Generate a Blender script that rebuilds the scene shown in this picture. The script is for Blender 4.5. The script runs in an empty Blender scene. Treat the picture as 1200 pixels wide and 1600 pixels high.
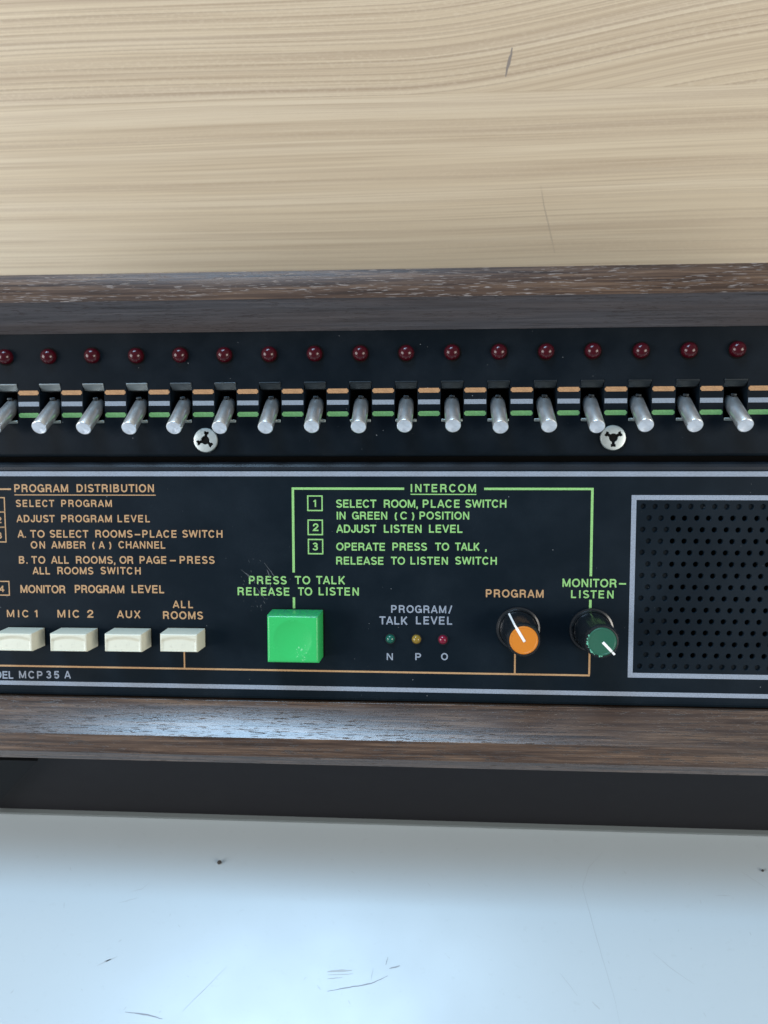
import bpy, bmesh, math, random
from mathutils import Vector, Matrix, Euler
R = math.radians
MM = 0.001
rnd = random.Random(7)
scene = bpy.context.scene
col = scene.collection

# ------------------------------------------------------------------ frame of the sloping panel
# local console axes: u = right, v = up along the panel, w = out of the panel (mm); the panel leans 50 degrees
TILT = R(50)
DESK_Z = -155.2                       # the desk, below the console's origin (mm)
ORIGIN = Vector((0, 0, -DESK_Z * MM)) # desk top lies at world z = 0
M_CONSOLE = Matrix.Translation(ORIGIN) @ Matrix.Rotation(TILT, 4, 'X')

# ------------------------------------------------------------------ camera
cam_data = bpy.data.cameras.new('camera')
cam = bpy.data.objects.new('camera', cam_data)
col.objects.link(cam)
scene.camera = cam
cam_data.sensor_fit = 'VERTICAL'
cam_data.sensor_height = 36
cam_data.lens = 27.0
cam_data.clip_start = 0.005
cam_data.clip_end = 20
cam_local = Matrix.Translation(Vector((8.847, -33.175, 249.964)) * MM) @ Euler((R(-4.14393), R(3.66449), R(-0.06853)), 'XYZ').to_matrix().to_4x4()
cam.matrix_world = M_CONSOLE @ cam_local
cam_data.dof.use_dof = True
cam_data.dof.focus_distance = 0.248
cam_data.dof.aperture_fstop = 15

# ------------------------------------------------------------------ world and lamps (an indoor close-up)
world = bpy.data.worlds.new('World')
scene.world = world
world.use_nodes = True
wb = world.node_tree.nodes['Background']
wb.inputs['Color'].default_value = (0.66, 0.70, 0.78, 1)
wb.inputs['Strength'].default_value = 0.34

def area(name, loc, target, sx, sy, power, colr):
    d = bpy.data.lights.new(name, 'AREA')
    d.shape = 'RECTANGLE'; d.size = sx; d.size_y = sy; d.energy = power; d.color = colr
    o = bpy.data.objects.new(name, d); col.objects.link(o)
    o.location = loc
    o.rotation_euler = (Vector(target) - Vector(loc)).to_track_quat('-Z', 'Y').to_euler()
    return o
area('ceiling_lamp', (-0.24, 0.27, 1.30), (0, -0.05, 0.15), 0.76, 0.34, 20.5, (0.46, 0.72, 1.0))
area('window_light', (-1.25, -0.66, 0.62), (0, 0.10, 0.25), 0.9, 0.7, 20.0, (0.98, 0.98, 1.0))
area('wall_fill', (1.15, -0.85, 0.70), (0, 0.13, 0.25), 0.8, 0.6, 16.5, (1.0, 0.94, 0.85))  # added warm fill with no known source, brightens the wood behind

scene.view_settings.view_transform = 'Standard'
scene.view_settings.look = 'None'
scene.view_settings.exposure = 0.0
scene.view_settings.gamma = 1.0

# ------------------------------------------------------------------ materials
def mat(name, color, rough=0.5, metal=0.0, spec=0.5, coat=0.0):
    m = bpy.data.materials.new(name); m.use_nodes = True
    b = m.node_tree.nodes['Principled BSDF']
    b.inputs['Base Color'].default_value = (*color, 1)
    b.inputs['Roughness'].default_value = rough
    b.inputs['Metallic'].default_value = metal
    b.inputs['Specular IOR Level'].default_value = spec
    b.inputs['Coat Weight'].default_value = coat
    b.inputs['Coat Roughness'].default_value = 0.08
    return m
class N:
    """small node-graph helper for one material"""
    def __init__(s, m):
        s.t = m.node_tree; s.b = s.t.nodes['Principled BSDF']
        s.tc = s.t.nodes.new('ShaderNodeTexCoord')
    def new(s, kind, **kw):
        n = s.t.nodes.new(kind)
        for k, v in kw.items():
            if k in n.inputs.keys(): n.inputs[k].default_value = v
            else: setattr(n, k, v)
        return n
    def link(s, a, b): s.t.links.new(a, b)
    def coords(s, scale, loc=(0, 0, 0), rot=(0, 0, 0)):
        mp = s.t.nodes.new('ShaderNodeMapping')
        mp.inputs['Scale'].default_value = scale; mp.inputs['Location'].default_value = loc; mp.inputs['Rotation'].default_value = rot
        s.link(s.tc.outputs['Object'], mp.inputs['Vector']); return mp.outputs['Vector']
    def noise(s, vec, scale=1.0, detail=4.0, rough=0.5, dist=0.0):
        n = s.new('ShaderNodeTexNoise'); n.inputs['Scale'].default_value = scale; n.inputs['Detail'].default_value = detail
        n.inputs['Roughness'].default_value = rough; n.inputs['Distortion'].default_value = dist
        s.link(vec, n.inputs['Vector']); return n.outputs['Fac']
    def ramp(s, fac, stops, interp='LINEAR'):
        n = s.t.nodes.new('ShaderNodeValToRGB'); n.color_ramp.interpolation = interp
        e = n.color_ramp.elements
        while len(e) < len(stops): e.new(0.5)
        for i, (p, c) in enumerate(stops):
            e[i].position = p; e[i].color = (*c, 1) if len(c) == 3 else c
        s.link(fac, n.inputs['Fac']); return n.outputs['Color']
    def mix(s, fac, a, b, mode='MIX'):
        n = s.t.nodes.new('ShaderNodeMix'); n.data_type = 'RGBA'; n.blend_type = mode
        for sock, v in ((0, fac), (6, a), (7, b)):
            if hasattr(v, 'is_linked'): s.link(v, n.inputs[sock])
            elif isinstance(v, (int, float)): n.inputs[sock].default_value = v
            else: n.inputs[sock].default_value = (*v, 1)
        return n.outputs[2]
    def math(s, op, a, b=0.0):
        n = s.t.nodes.new('ShaderNodeMath'); n.operation = op
        for i, v in enumerate((a, b)):
            if hasattr(v, 'is_linked'): s.link(v, n.inputs[i])
            else: n.inputs[i].default_value = v
        return n.outputs[0]
    def bump(s, h, strength=0.3, dist=0.0001, prev=None):
        n = s.t.nodes.new('ShaderNodeBump'); n.inputs['Strength'].default_value = strength; n.inputs['Distance'].default_value = dist
        s.link(h, n.inputs['Height'])
        if prev: s.link(prev, n.inputs['Normal'])
        s.link(n.outputs['Normal'], s.b.inputs['Normal']); return n.outputs['Normal']
    def color(s, c): s.link(c, s.b.inputs['Base Color'])
    def rough(s, c): s.link(c, s.b.inputs['Roughness'])

def white(v): return (v, v, v)

def painted_black(name, base, rough, dust=0.5):
    m = mat(name, base, rough, 0, 0.075); n = N(m)
    v = n.coords((1000, 1000, 1000))                      # millimetres
    fine = n.noise(v, 3.2, 3, 0.6)
    blot = n.noise(v, 0.05, 4, 0.6)
    vo = n.new('ShaderNodeTexVoronoi'); vo.inputs['Scale'].default_value = 0.42; n.link(v, vo.inputs['Vector'])
    seed = n.new('ShaderNodeSeparateColor'); n.link(vo.outputs['Color'], seed.inputs[0])
    rad = n.math('MULTIPLY', n.math('POWER', seed.outputs[0], 3.5), 0.065)
    dot = n.math('LESS_THAN', vo.outputs['Distance'], rad)
    grain = n.ramp(n.noise(v, 5.5, 2, 0.5), [(0.62, white(0)), (0.74, white(1))])
    blots = n.ramp(blot, [(0.42, white(0)), (0.68, white(1))])
    gr = n.math('MULTIPLY', n.math('MULTIPLY', grain, blots), 0.75 * dust)
    c = n.mix(n.math('MULTIPLY', blots, 0.6 * dust), base, tuple(x * 1.6 + 0.003 for x in base))
    c = n.mix(gr, c, (0.06, 0.068, 0.075))
    c = n.mix(n.math('MULTIPLY', dot, 0.9 * dust), c, (0.30, 0.32, 0.33))
    n.color(c)
    n.rough(n.math('ADD', n.math('MULTIPLY', blot, 0.25), rough - 0.12))
    n.bump(fine, 0.25, 0.00004)
    return m

def walnut(name, seed, pore_col, pore_amt, rough, coat=0.16, gate_lo=0.40, spec=0.65):
    m = mat(name, (0.06, 0.04, 0.032), 0.36, 0, spec, coat); m.node_tree.nodes['Principled BSDF'].inputs['Coat Roughness'].default_value = 0.27; n = N(m)
    v = n.coords((26, 1000, 1000), (seed, seed * 3.1, 0))    # long grain along u
    g = n.noise(v, 1.0, 6, 0.66, 0.35)
    big = n.noise(n.coords((6, 150, 150), (seed * 2, 0, seed)), 1.0, 3, 0.5, 0.4)
    pore = n.noise(n.coords((230, 3000, 3000), (0, seed, 0)), 1.0, 2, 0.5, 0.1)
    gate = n.noise(n.coords((35, 330, 330), (seed, 5, 2)), 1.0, 3, 0.6)
    pm = n.math('MULTIPLY', n.ramp(pore, [(0.60, white(0)), (0.635, white(1))]), n.ramp(gate, [(gate_lo, white(0)), (gate_lo + 0.12, white(1))]))
    c = n.ramp(g, [(0.30, (0.010, 0.006, 0.004)), (0.43, (0.038, 0.022, 0.015)), (0.54, (0.076, 0.046, 0.030)), (0.68, (0.150, 0.096, 0.061))])
    c = n.mix(n.ramp(big, [(0.40, white(0)), (0.66, white(0.55))]), c, (0.050, 0.034, 0.027))
    c = n.mix(n.math('MULTIPLY', pm, pore_amt), c, pore_col)
    n.color(c)
    fineg = n.noise(n.coords((160, 1500, 1500), (seed, 4, 0)), 1.0, 3, 0.6)
    n.rough(n.math('ADD', n.math('ADD', n.math('MULTIPLY', pm, 0.45), rough - 0.06), n.math('MULTIPLY', fineg, 0.12)))
    b1 = n.bump(n.math('SUBTRACT', 1.0, pm), 0.6, 0.00010)
    n.bump(n.noise(n.coords((1100, 1900, 1900)), 1.0, 3, 0.6), 0.32, 0.00006, b1)
    return m

M = {}
M['strip'] = painted_black('strip_paint', (0.0028, 0.0055, 0.0085), 0.42, 0.7)
M['panel'] = painted_black('panel_paint', (0.0036, 0.0078, 0.0122), 0.46, 0.6)
M['chassis'] = painted_black('chassis_paint', (0.0118, 0.0118, 0.0138), 0.5, 0.15)
M['walnut'] = walnut('walnut_veneer', 3.0, (0.33, 0.30, 0.285), 0.5, 0.42, 0.0, 0.36, 0.32)
M['walnut_inner'] = walnut('walnut_inner_sheen', 7.0, (0.03, 0.026, 0.028), 0.5, 0.5, 0.0, 0.40, 0.3)  # same veneer; desk reflection on the inner bevel painted in as grey-blue grain
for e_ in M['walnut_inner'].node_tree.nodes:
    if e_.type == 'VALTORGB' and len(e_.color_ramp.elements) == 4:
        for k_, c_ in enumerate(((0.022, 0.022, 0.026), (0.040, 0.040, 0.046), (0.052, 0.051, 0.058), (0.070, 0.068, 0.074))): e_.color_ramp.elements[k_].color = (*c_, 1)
M['walnut2'] = walnut('walnut_veneer_lower', 11.0, (0.016, 0.011, 0.009), 0.85, 0.29)
M['panel_edge'] = mat('panel_rolled_edge', (0.008, 0.012, 0.017), 0.25, 0, 0.6)
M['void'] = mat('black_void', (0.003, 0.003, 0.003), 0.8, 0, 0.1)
M['black_plastic'] = mat('black_plastic', (0.008, 0.010, 0.012), 0.30)
M['bracket'] = mat('black_bracket', (0.003, 0.0033, 0.004), 0.6, 0, 0.1)
def ink(name, c, r=0.55):
    m = mat(name, c, r, 0, 0.3); n = N(m)
    f = n.noise(n.coords((1000, 1000, 1000)), 2.5, 4, 0.7)
    n.color(n.mix(n.ramp(f, [(0.34, white(0.85)), (0.56, white(0))]), c, tuple(x * 0.62 for x in c)))
    return m
M['amber'] = ink('amber_ink', (0.41, 0.25, 0.125))
M['green'] = ink('green_ink', (0.235, 0.48, 0.16))
M['silver'] = ink('silver_ink', (0.235, 0.275, 0.335))
M['amber_inlay'] = ink('amber_inlay', (0.36, 0.20, 0.095))
M['green_inlay'] = ink('green_inlay', (0.16, 0.36, 0.13))
M['silver_inlay'] = ink('silver_inlay', (0.20, 0.235, 0.28))

def brushed(name, c, rough, ring=False):
    m = mat(name, c, rough, 0.9); n = N(m)
    f = n.noise(n.coords((260, 260, 5200)) if not ring else n.coords((1500, 1500, 1500)), 1.0, 3, 0.55)
    n.rough(n.math('ADD', n.math('MULTIPLY', f, 0.12), rough - 0.06))
    stain = n.noise(n.coords((500, 500, 500)), 1.0, 4, 0.65)
    n.color(n.mix(n.ramp(stain, [(0.30, white(0.4)), (0.50, white(0))]), c, tuple(x * 0.6 for x in c)))
    n.bump(f, 0.15, 0.00002)
    return m
M['aluminium'] = brushed('brushed_aluminium', (0.76, 0.80, 0.81), 0.31)
M['alu_face'] = brushed('turned_end_face', (0.80, 0.85, 0.92), 0.42, True)
M['zinc'] = brushed('zinc_plate', (0.52, 0.58, 0.57), 0.42, True)
M['lit_metal'] = brushed('lit_slider_metal', (0.19, 0.21, 0.21), 0.45, True)  # left slot plates: lighter tone stands in for light reflected there
M['catch_metal'] = brushed('catch_metal', (0.22, 0.25, 0.24), 0.4, True)
M['dark_metal'] = brushed('dark_slider_metal', (0.075, 0.085, 0.09), 0.45, True)
M['darkest_metal'] = brushed('darkest_slider_metal', (0.03, 0.036, 0.04), 0.42, True)

def plastic(name, c, rough=0.3, sss=0.0, spec=0.5):
    m = mat(name, c, rough, 0, spec); n = N(m)
    f = n.noise(n.coords((300, 300, 300)), 1.0, 4, 0.6)
    n.color(n.mix(n.math('MULTIPLY', f, 0.2), c, tuple(x * 0.8 for x in c)))
    n.rough(n.math('ADD', n.math('MULTIPLY', f, 0.1), rough - 0.05))
    if sss:
        n.b.inputs['Subsurface Weight'].default_value = sss
        n.b.inputs['Subsurface Radius'].default_value = (1, 1, 1)
        n.b.inputs['Subsurface Scale'].default_value = 0.001
    return m
M['ivory'] = plastic('ivory_plastic', (0.56, 0.56, 0.455), 0.38)
M['green_button'] = plastic('green_button_plastic', (0.028, 0.41, 0.105), 0.26)
def marked(key, draw):
    m = M[key]; n = N(m); src = n.b.inputs['Base Color'].links[0].from_socket
    n.color(draw(n, src))
def talk_marks(n, src):
    sep = n.new('ShaderNodeSeparateXYZ'); n.link(n.tc.outputs['Object'], sep.inputs[0])
    spk = n.noise(n.coords((1600, 1300, 1000)), 1.0, 3, 0.6)
    dx = n.math('MULTIPLY', n.math('SUBTRACT', sep.outputs['X'], 0.0031), 1 / 0.0026); dy = n.math('MULTIPLY', n.math('SUBTRACT', sep.outputs['Y'], -0.0043), 1 / 0.0030)
    r2 = n.math('ADD', n.math('MULTIPLY', dx, dx), n.math('MULTIPLY', dy, dy))
    near = n.math('MAXIMUM', n.math('SUBTRACT', 1.0, r2), 0.0)
    nick = n.math('MULTIPLY', n.ramp(spk, [(0.58, white(0)), (0.64, white(1))]), n.math('MINIMUM', n.math('MULTIPLY', near, 2.0), 1.0))
    c = n.mix(n.math('MULTIPLY', nick, 0.4), src, (0.45, 0.75, 0.52))
    grime = n.noise(n.coords((900, 2600, 900)), 1.0, 4, 0.65)
    top = n.math('GREATER_THAN', sep.outputs['Y'], 0.0071)
    c = n.mix(n.math('MULTIPLY', n.math('MULTIPLY', n.ramp(grime, [(0.42, white(0)), (0.6, white(0.75))]), top), 0.8), c, (0.035, 0.16, 0.13))
    return n.mix(n.math('MULTIPLY', n.ramp(grime, [(0.60, white(0)), (0.75, white(0.35))]), 0.5), c, (0.05, 0.28, 0.14))
marked('green_button', talk_marks)
def key_marks(n, src):
    g = n.noise(n.coords((700, 700, 700)), 1.0, 5, 0.7)
    c = n.mix(n.ramp(g, [(0.55, white(0)), (0.75, white(0.4))]), src, (0.33, 0.33, 0.27))
    return c
marked('ivory', key_marks)
M['orange_cap'] = plastic('orange_cap', (0.52, 0.165, 0.010), 0.4)
M['dark_green_cap'] = plastic('dark_green_cap', (0.008, 0.085, 0.050), 0.4)
M['chip_green'] = plastic('bare_green_chip', (0.10, 0.36, 0.24), 0.5)
M['white_pointer'] = plastic('white_pointer', (0.78, 0.78, 0.76), 0.5)
M['knob_black'] = plastic('knob_black', (0.007, 0.009, 0.011), 0.24, 0, 0.7)
M['red_lens'] = plastic('red_lens', (0.040, 0.0018, 0.005), 0.19, 0, 0.32)
M['small_red_lens'] = plastic('small_red_lens', (0.16, 0.006, 0.025), 0.14)
M['small_green_lens'] = plastic('small_green_lens', (0.006, 0.085, 0.060), 0.14)
M['small_yellow_lens'] = plastic('small_yellow_lens', (0.21, 0.14, 0.02), 0.14)
M['scuff'] = mat('grey_scuff', (0.24, 0.265, 0.29), 0.7)
M['pencil'] = mat('pencil_grey', (0.27, 0.245, 0.225), 0.7)
M['crumb'] = mat('dark_crumb', (0.04, 0.035, 0.03), 0.8)
M['dust_scratch'] = mat('pale_scratch', (0.055, 0.065, 0.072), 0.7)

# white laminate desk
m = mat('white_laminate', (0.66, 0.72, 0.76), 0.30, 0, 0.5); n = N(m)
sm = n.noise(n.coords((25, 25, 25)), 1.0, 4, 0.6)
dirt = n.noise(n.coords((260, 420, 300)), 1.0, 4, 0.7)
c = n.mix(n.ramp(sm, [(0.4, white(0)), (0.75, white(0.35))]), (0.41, 0.465, 0.485), (0.37, 0.425, 0.445))
c = n.mix(n.ramp(dirt, [(0.60, white(0)), (0.78, white(0.4))]), c, (0.33, 0.36, 0.37))
n.color(c); n.rough(n.math('ADD', n.math('MULTIPLY', sm, 0.2), 0.22))
n.bump(n.noise(n.coords((900, 900, 900)), 1.0, 2, 0.5), 0.08, 0.00003)
M['desk'] = m

# pale wood-grain laminate behind; the two boards carry different stretches of the figure
def pale_wood(name, off, rise, period, contrast):
    m = mat(name, (0.5, 0.44, 0.35), 0.42, 0, 0.45); n = N(m)
    sep = n.new('ShaderNodeSeparateXYZ'); n.link(n.tc.outputs['Object'], sep.inputs[0])
    X, Z = sep.outputs['X'], sep.outputs['Z']
    mr = n.new('ShaderNodeMapRange'); mr.interpolation_type = 'SMOOTHSTEP'
    mr.inputs['From Min'].default_value = -0.01; mr.inputs['From Max'].default_value = 0.17
    n.link(X, mr.inputs['Value'])
    bend = n.noise(n.coords((2.2, 1, 6.0), (off, 0, off)), 1.0, 2, 0.5)
    z = n.math('SUBTRACT', Z, n.math('MULTIPLY', mr.outputs['Result'], rise))
    z = n.math('ADD', z, n.math('MULTIPLY', n.math('SUBTRACT', bend, 0.5), 0.010))
    def stretched(kx, kz, detail, rough, o=0.0):
        cb = n.new('ShaderNodeCombineXYZ')
        n.link(n.math('MULTIPLY', X, kx), cb.inputs['X']); n.link(n.math('ADD', n.math('MULTIPLY', z, kz), off + o), cb.inputs['Z'])
        return n.noise(cb.outputs[0], 1.0, detail, rough)
    broad = stretched(0.9, 75.0, 3, 0.6)
    mid = stretched(1.6, 260.0, 3, 0.55, 4.0)
    fine = stretched(7.0, 1800.0, 4, 0.65, 9.0)
    jitter = stretched(0.9, 100.0, 3, 0.6, 17.0)
    phase = n.math('ADD', n.math('DIVIDE', z, period), n.math('MULTIPLY', jitter, 3.2))
    ring = n.math('FRACT', phase)
    amp = stretched(1.0, 90.0, 2, 0.5, 31.0)
    c = n.ramp(broad, [(0.32, (0.555, 0.465, 0.345)), (0.50, (0.65, 0.56, 0.415)), (0.70, (0.71, 0.63, 0.49))])
    c = n.mix(n.ramp(mid, [(0.34, white(0.50 * contrast)), (0.50, white(0))]), c, (0.475, 0.385, 0.29))
    late = n.ramp(ring, [(0.0, white(0)), (0.55, white(0.10)), (0.88, white(1)), (0.95, white(0.9)), (1.0, white(0))])
    late = n.math('MULTIPLY', late, n.ramp(amp, [(0.30, white(0.12)), (0.60, white(0.75 * contrast))]))
    c = n.mix(late, c, (0.37, 0.29, 0.215))
    c = n.mix(n.ramp(fine, [(0.34, white(0.75)), (0.50, white(0))]), c, (0.46, 0.37, 0.265))
    c = n.mix(n.ramp(fine, [(0.54, white(0)), (0.70, white(0.40))]), c, (0.80, 0.73, 0.58))
    ripple = n.noise(n.coords((520, 1, 1100), (off, 0, 0), (0, R(25), 0)), 1.0, 2, 0.5, 0.6)
    flake = n.math('MULTIPLY', n.ramp(ripple, [(0.50, white(0)), (0.66, white(0.25))]), n.ramp(amp, [(0.40, white(0)), (0.60, white(contrast))]))
    c = n.mix(flake, c, (0.80, 0.73, 0.58))
    n.color(c); n.bump(mid, 0.05, 0.0002)
    n.rough(n.math('ADD', n.math('MULTIPLY', mid, 0.12), 0.36))
    return m
M['wood_upper'] = pale_wood('pale_wood_upper', 3.7, 0.021, 0.0027, 0.95)
M['wood_lower'] = pale_wood('pale_wood_lower', 12.3, 0.002, 0.0048, 0.40)

# ------------------------------------------------------------------ mesh helpers (input in mm)
def link_mesh(name, me, m, parent=None, smooth=False):
    o = bpy.data.objects.new(name, me); col.objects.link(o)
    if isinstance(m, (list, tuple)):
        for x in m: me.materials.append(x)
    elif m: me.materials.append(m)
    if parent is not None: o.parent = parent
    if smooth:
        for p in me.polygons: p.use_smooth = True
    return o
def from_py(name, verts, faces, m, parent=None, smooth=False, mats=None):
    me = bpy.data.meshes.new(name)
    me.from_pydata([(x * MM, y * MM, z * MM) for x, y, z in verts], [], faces)
    me.validate(); me.update()
    o = link_mesh(name, me, m, parent, smooth)
    if mats:
        for p, i in zip(me.polygons, mats): p.material_index = i
    return o
def finish(bm, name, m, parent=None, smooth=False, angle=None):
    bmesh.ops.recalc_face_normals(bm, faces=bm.faces)
    bmesh.ops.scale(bm, vec=(MM, MM, MM), verts=bm.verts)
    me = bpy.data.meshes.new(name); bm.to_mesh(me); bm.free()
    o = link_mesh(name, me, m, parent, False)
    if smooth:
        for p in me.polygons: p.use_smooth = True
        if angle: me.set_sharp_from_angle(angle=R(angle))
    return o
def add_box(bm, x0, x1, y0, y1, z0, z1, bevel=0.0, seg=2):
    r = bmesh.ops.create_cube(bm, size=1.0)
    vs = r['verts']
    for v in vs:
        v.co = Vector(((x0 + x1) / 2 + v.co.x * (x1 - x0), (y0 + y1) / 2 + v.co.y * (y1 - y0), (z0 + z1) / 2 + v.co.z * (z1 - z0)))
    if bevel:
        es = list({e for v in vs for e in v.link_edges})
        bmesh.ops.bevel(bm, geom=es, offset=bevel, segments=seg, affect='EDGES', profile=0.5)
def box(name, x0, x1, y0, y1, z0, z1, m, parent=None, bevel=0.0, seg=2):
    bm = bmesh.new(); add_box(bm, x0, x1, y0, y1, z0, z1, bevel, seg)
    return finish(bm, name, m, parent, bool(bevel), 50)
def lathe(name, prof, m, parent=None, seg=32, sharp=40, cap=True, mod=None):
    """prof: list of (radius, height); revolved round local z"""
    bm = bmesh.new(); rings = []
    for (r, h) in prof:
        if r <= 1e-6: rings.append([bm.verts.new((0, 0, h))])
        else:
            rings.append([bm.verts.new(((r * (mod(a, h) if mod else 1)) * math.cos(2 * math.pi * a / seg),
                                        (r * (mod(a, h) if mod else 1)) * math.sin(2 * math.pi * a / seg), h)) for a in range(seg)])
    for A, B in zip(rings, rings[1:]):
        for i in range(seg):
            j = (i + 1) % seg
            if len(A) == 1 and len(B) == 1: continue
            if len(A) == 1: bm.faces.new((A[0], B[j], B[i]))
            elif len(B) == 1: bm.faces.new((A[i], A[j], B[0]))
            else: bm.faces.new((A[i], A[j], B[j], B[i]))
    return finish(bm, name, m, parent, True, sharp)
def prism(name, prof, x0, x1, m, parent=None, cuts=1):
    """prof: closed outline in (v, w), swept along u"""
    bm = bmesh.new(); rings = []
    for k in range(cuts + 1):
        x = x0 + (x1 - x0) * k / cuts
        rings.append([bm.verts.new((x, a, b)) for a, b in prof])
    L = len(prof)
    for A, B in zip(rings, rings[1:]):
        for i in range(L):
            bm.faces.new((A[i], A[(i + 1) % L], B[(i + 1) % L], B[i]))
    bm.faces.new(rings[0]); bm.faces.new(rings[-1])
    return finish(bm, name, m, parent)
def place(o, x, y, z, rot=None):
    o.location = (x * MM, y * MM, z * MM)
    if rot: o.rotation_euler = rot
    return o
def bevel_mod(o, w, seg=3, ang=30):
    b = o.modifiers.new('bevel', 'BEVEL'); b.width = w * MM; b.segments = seg; b.limit_method = 'ANGLE'; b.angle_limit = R(ang); b.harden_normals = True
    for p in o.data.polygons: p.use_smooth = True
def dup(o, parent=None):
    c = o.copy(); col.objects.link(c); c.parent = parent if parent is not None else o.parent
    for ch in list(o.children):
        dup(ch, c)
    return c

# ------------------------------------------------------------------ the desk and the wood behind
def w2(x, y, z): return (x, y, z)
desk = box('desk', -700, 700, -620, 134.9, -25, 0, M['desk'], None, 2, 2)
desk['label'] = 'white laminate desk top with fine scuffs, under and in front of the console'
desk['category'] = 'desk'
wall = bpy.data.objects.new('wall_panel', None); col.objects.link(wall); wall.location = (0, 0.1351, 0)
wall['label'] = 'pale wood-grain laminate panel standing behind the console'
wall['category'] = 'wall panel'
SEAM = 38.0 + 155.2
b1 = box('board', -700, 700, 0, 18, -25, SEAM - 0.015, M['wood_lower'], wall, 0)
b2 = box('board', -700, 700, 0, 18, SEAM + 0.015, 620, M['wood_upper'], wall, 0)
# scuffs on the desk (world mm, thin dark marks pressed 0.02 mm proud)
def ribbon(name, pts, wd, z, m, parent, off=(0, 0, 0), plane='xy'):
    vs, fs = [], []
    n = len(pts)
    for i, (x, y) in enumerate(pts):
        a = pts[max(i - 1, 0)]; b = pts[min(i + 1, n - 1)]
        dx, dy = b[0] - a[0], b[1] - a[1]; L = math.hypot(dx, dy) or 1
        t = i / (n - 1); h = wd * (0.25 + 0.75 * math.sin(math.pi * min(max(t, 0.06), 0.94))) / 2 * rnd.uniform(0.7, 1.2)
        px, py = -dy / L * h, dx / L * h
        if plane == 'xy':
            vs += [(x + px, y + py, z), (x - px, y - py, z)]
        else:
            vs += [(x + px, z, y + py), (x - px, z, y - py)]
    for i in range(n - 1):
        fs.append((2 * i, 2 * i + 1, 2 * i + 3, 2 * i + 2))
    return from_py(name, vs, fs, m, parent)
def densify(pts, k=5, jit=0.15):
    out = []
    for a, b in zip(pts, pts[1:]):
        for i in range(k):
            t = i / k
            out.append((a[0] + (b[0] - a[0]) * t + rnd.uniform(-jit, jit), a[1] + (b[1] - a[1]) * t + rnd.uniform(-jit, jit)))
    out.append(pts[-1]); return out
M['faint'] = mat('faint_scuff', (0.36, 0.395, 0.41), 0.6)
SC = [([(-25.5, -142.0), (-18.6, -140.6), (-11.2, -139.2), (-5.8, -136.7)], 0.40, 'scuff'), ([(-5.4, -134.6), (-1.8, -133.5)], 0.5, 'scuff'),
      ([(-11.3, -138.3), (-10.8, -134.6)], 0.22, 'faint'), ([(-6.6, -133.5), (-6.0, -131.0)], 0.25, 'scuff'),
      ([(-26.1, -136.2), (-17.9, -135.5)], 0.7, 'faint'), ([(-26.0, -137.2), (-17.4, -136.5)], 0.3, 'faint'), ([(-25.9, -138.4), (-21.0, -137.7)], 0.3, 'faint'),
      ([(71.6, -93.5), (66, -99), (62.7, -105.8), (64.4, -117.4), (66.6, -131.2), (68.3, -140.4), (69.1, -150.5)], 0.22, 'faint'),
      ([(-105.5, -137.3), (-99.3, -134.2)], 0.4, 'faint'), ([(-103.5, -136.0), (-101.3, -135.2)], 0.4, 'scuff'), ([(-91.8, -150.4), (-84, -151.0), (-78.9, -151.9)], 0.45, 'scuff'),
      ([(83.3, -126.4), (88.6, -131.2), (94.9, -135.4)], 0.25, 'faint'), ([(119.9, -98.8), (127.2, -104.3)], 0.25, 'faint'),
      ([(51.6, -133.7), (56.4, -140.2)], 0.22, 'faint'), ([(60.9, -141.6), (63.1, -143.7)], 0.5, 'faint'), ([(108.8, -107.3), (114.1, -107.3)], 0.3, 'faint'),
      ([(-94.6, -109.6), (-97, -112), (-100.7, -113.0)], 0.25, 'faint'), ([(-104, -117.0), (-97.7, -115.0)], 0.3, 'faint'), ([(-72.8, -149.5), (-60.6, -135.9)], 0.18, 'faint')]
for k in range(40):
    x, y = rnd.uniform(-140, 130), rnd.uniform(-165, -100); a = rnd.uniform(0.6, 2.6); L = rnd.uniform(0.4, 2.0)
    SC.append(([(x, y), (x + math.cos(a) * L, y + math.sin(a) * L)], rnd.uniform(0.15, 0.35), 'faint'))
bins = {'scuff': ([], []), 'faint': ([], [])}
for pts, wd, kind in SC:
    o = ribbon('tmp', densify(pts, 5, 0.08), wd, 0.03, None, None)
    base = len(bins[kind][0])
    bins[kind][0].extend([tuple(c / MM for c in v.co) for v in o.data.vertices])
    bins[kind][1].extend([tuple(base + i for i in p.vertices) for p in o.data.polygons])
    me = o.data; bpy.data.objects.remove(o); bpy.data.meshes.remove(me)
for kind, nm in (('scuff', 'dark_scuff'), ('faint', 'fine_scratch')):
    o = from_py(nm, bins[kind][0], bins[kind][1], M[kind], desk); o['kind'] = 'stuff'
def crumb(x, y, r, label=None):
    bm = bmesh.new(); bmesh.ops.create_icosphere(bm, subdivisions=2, radius=r)
    for v in bm.verts: v.co *= rnd.uniform(0.7, 1.25)
    o = finish(bm, 'crumb', M['crumb'], None); place(o, x, y, r * 0.75)
    o['label'] = label; o['category'] = 'crumb'
crumb(-70.2, -101.7, 0.75, 'small dark crumb on the white desk, below the row of cream buttons')
crumb(127.5, -98.3, 0.45, 'tiny dark crumb on the white desk near the right edge')
# marks on the wood behind
o = ribbon('pencil_mark', densify([(39.4, 208.9), (38.8, 204.5), (37.5, 198.7)], 4, 0.25), 1.3, -0.04, M['pencil'], wall, plane='xz')
M['wood_scratch'] = mat('faint_wood_scratch', (0.42, 0.36, 0.29), 0.6)
o = ribbon('hairline_scratch', densify([(56.0, 154.8), (58.2, 146), (62.5, 133), (65.6, 123.3)], 5, 0.06), 0.32, -0.04, M['wood_scratch'], wall, plane='xz')

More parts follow.
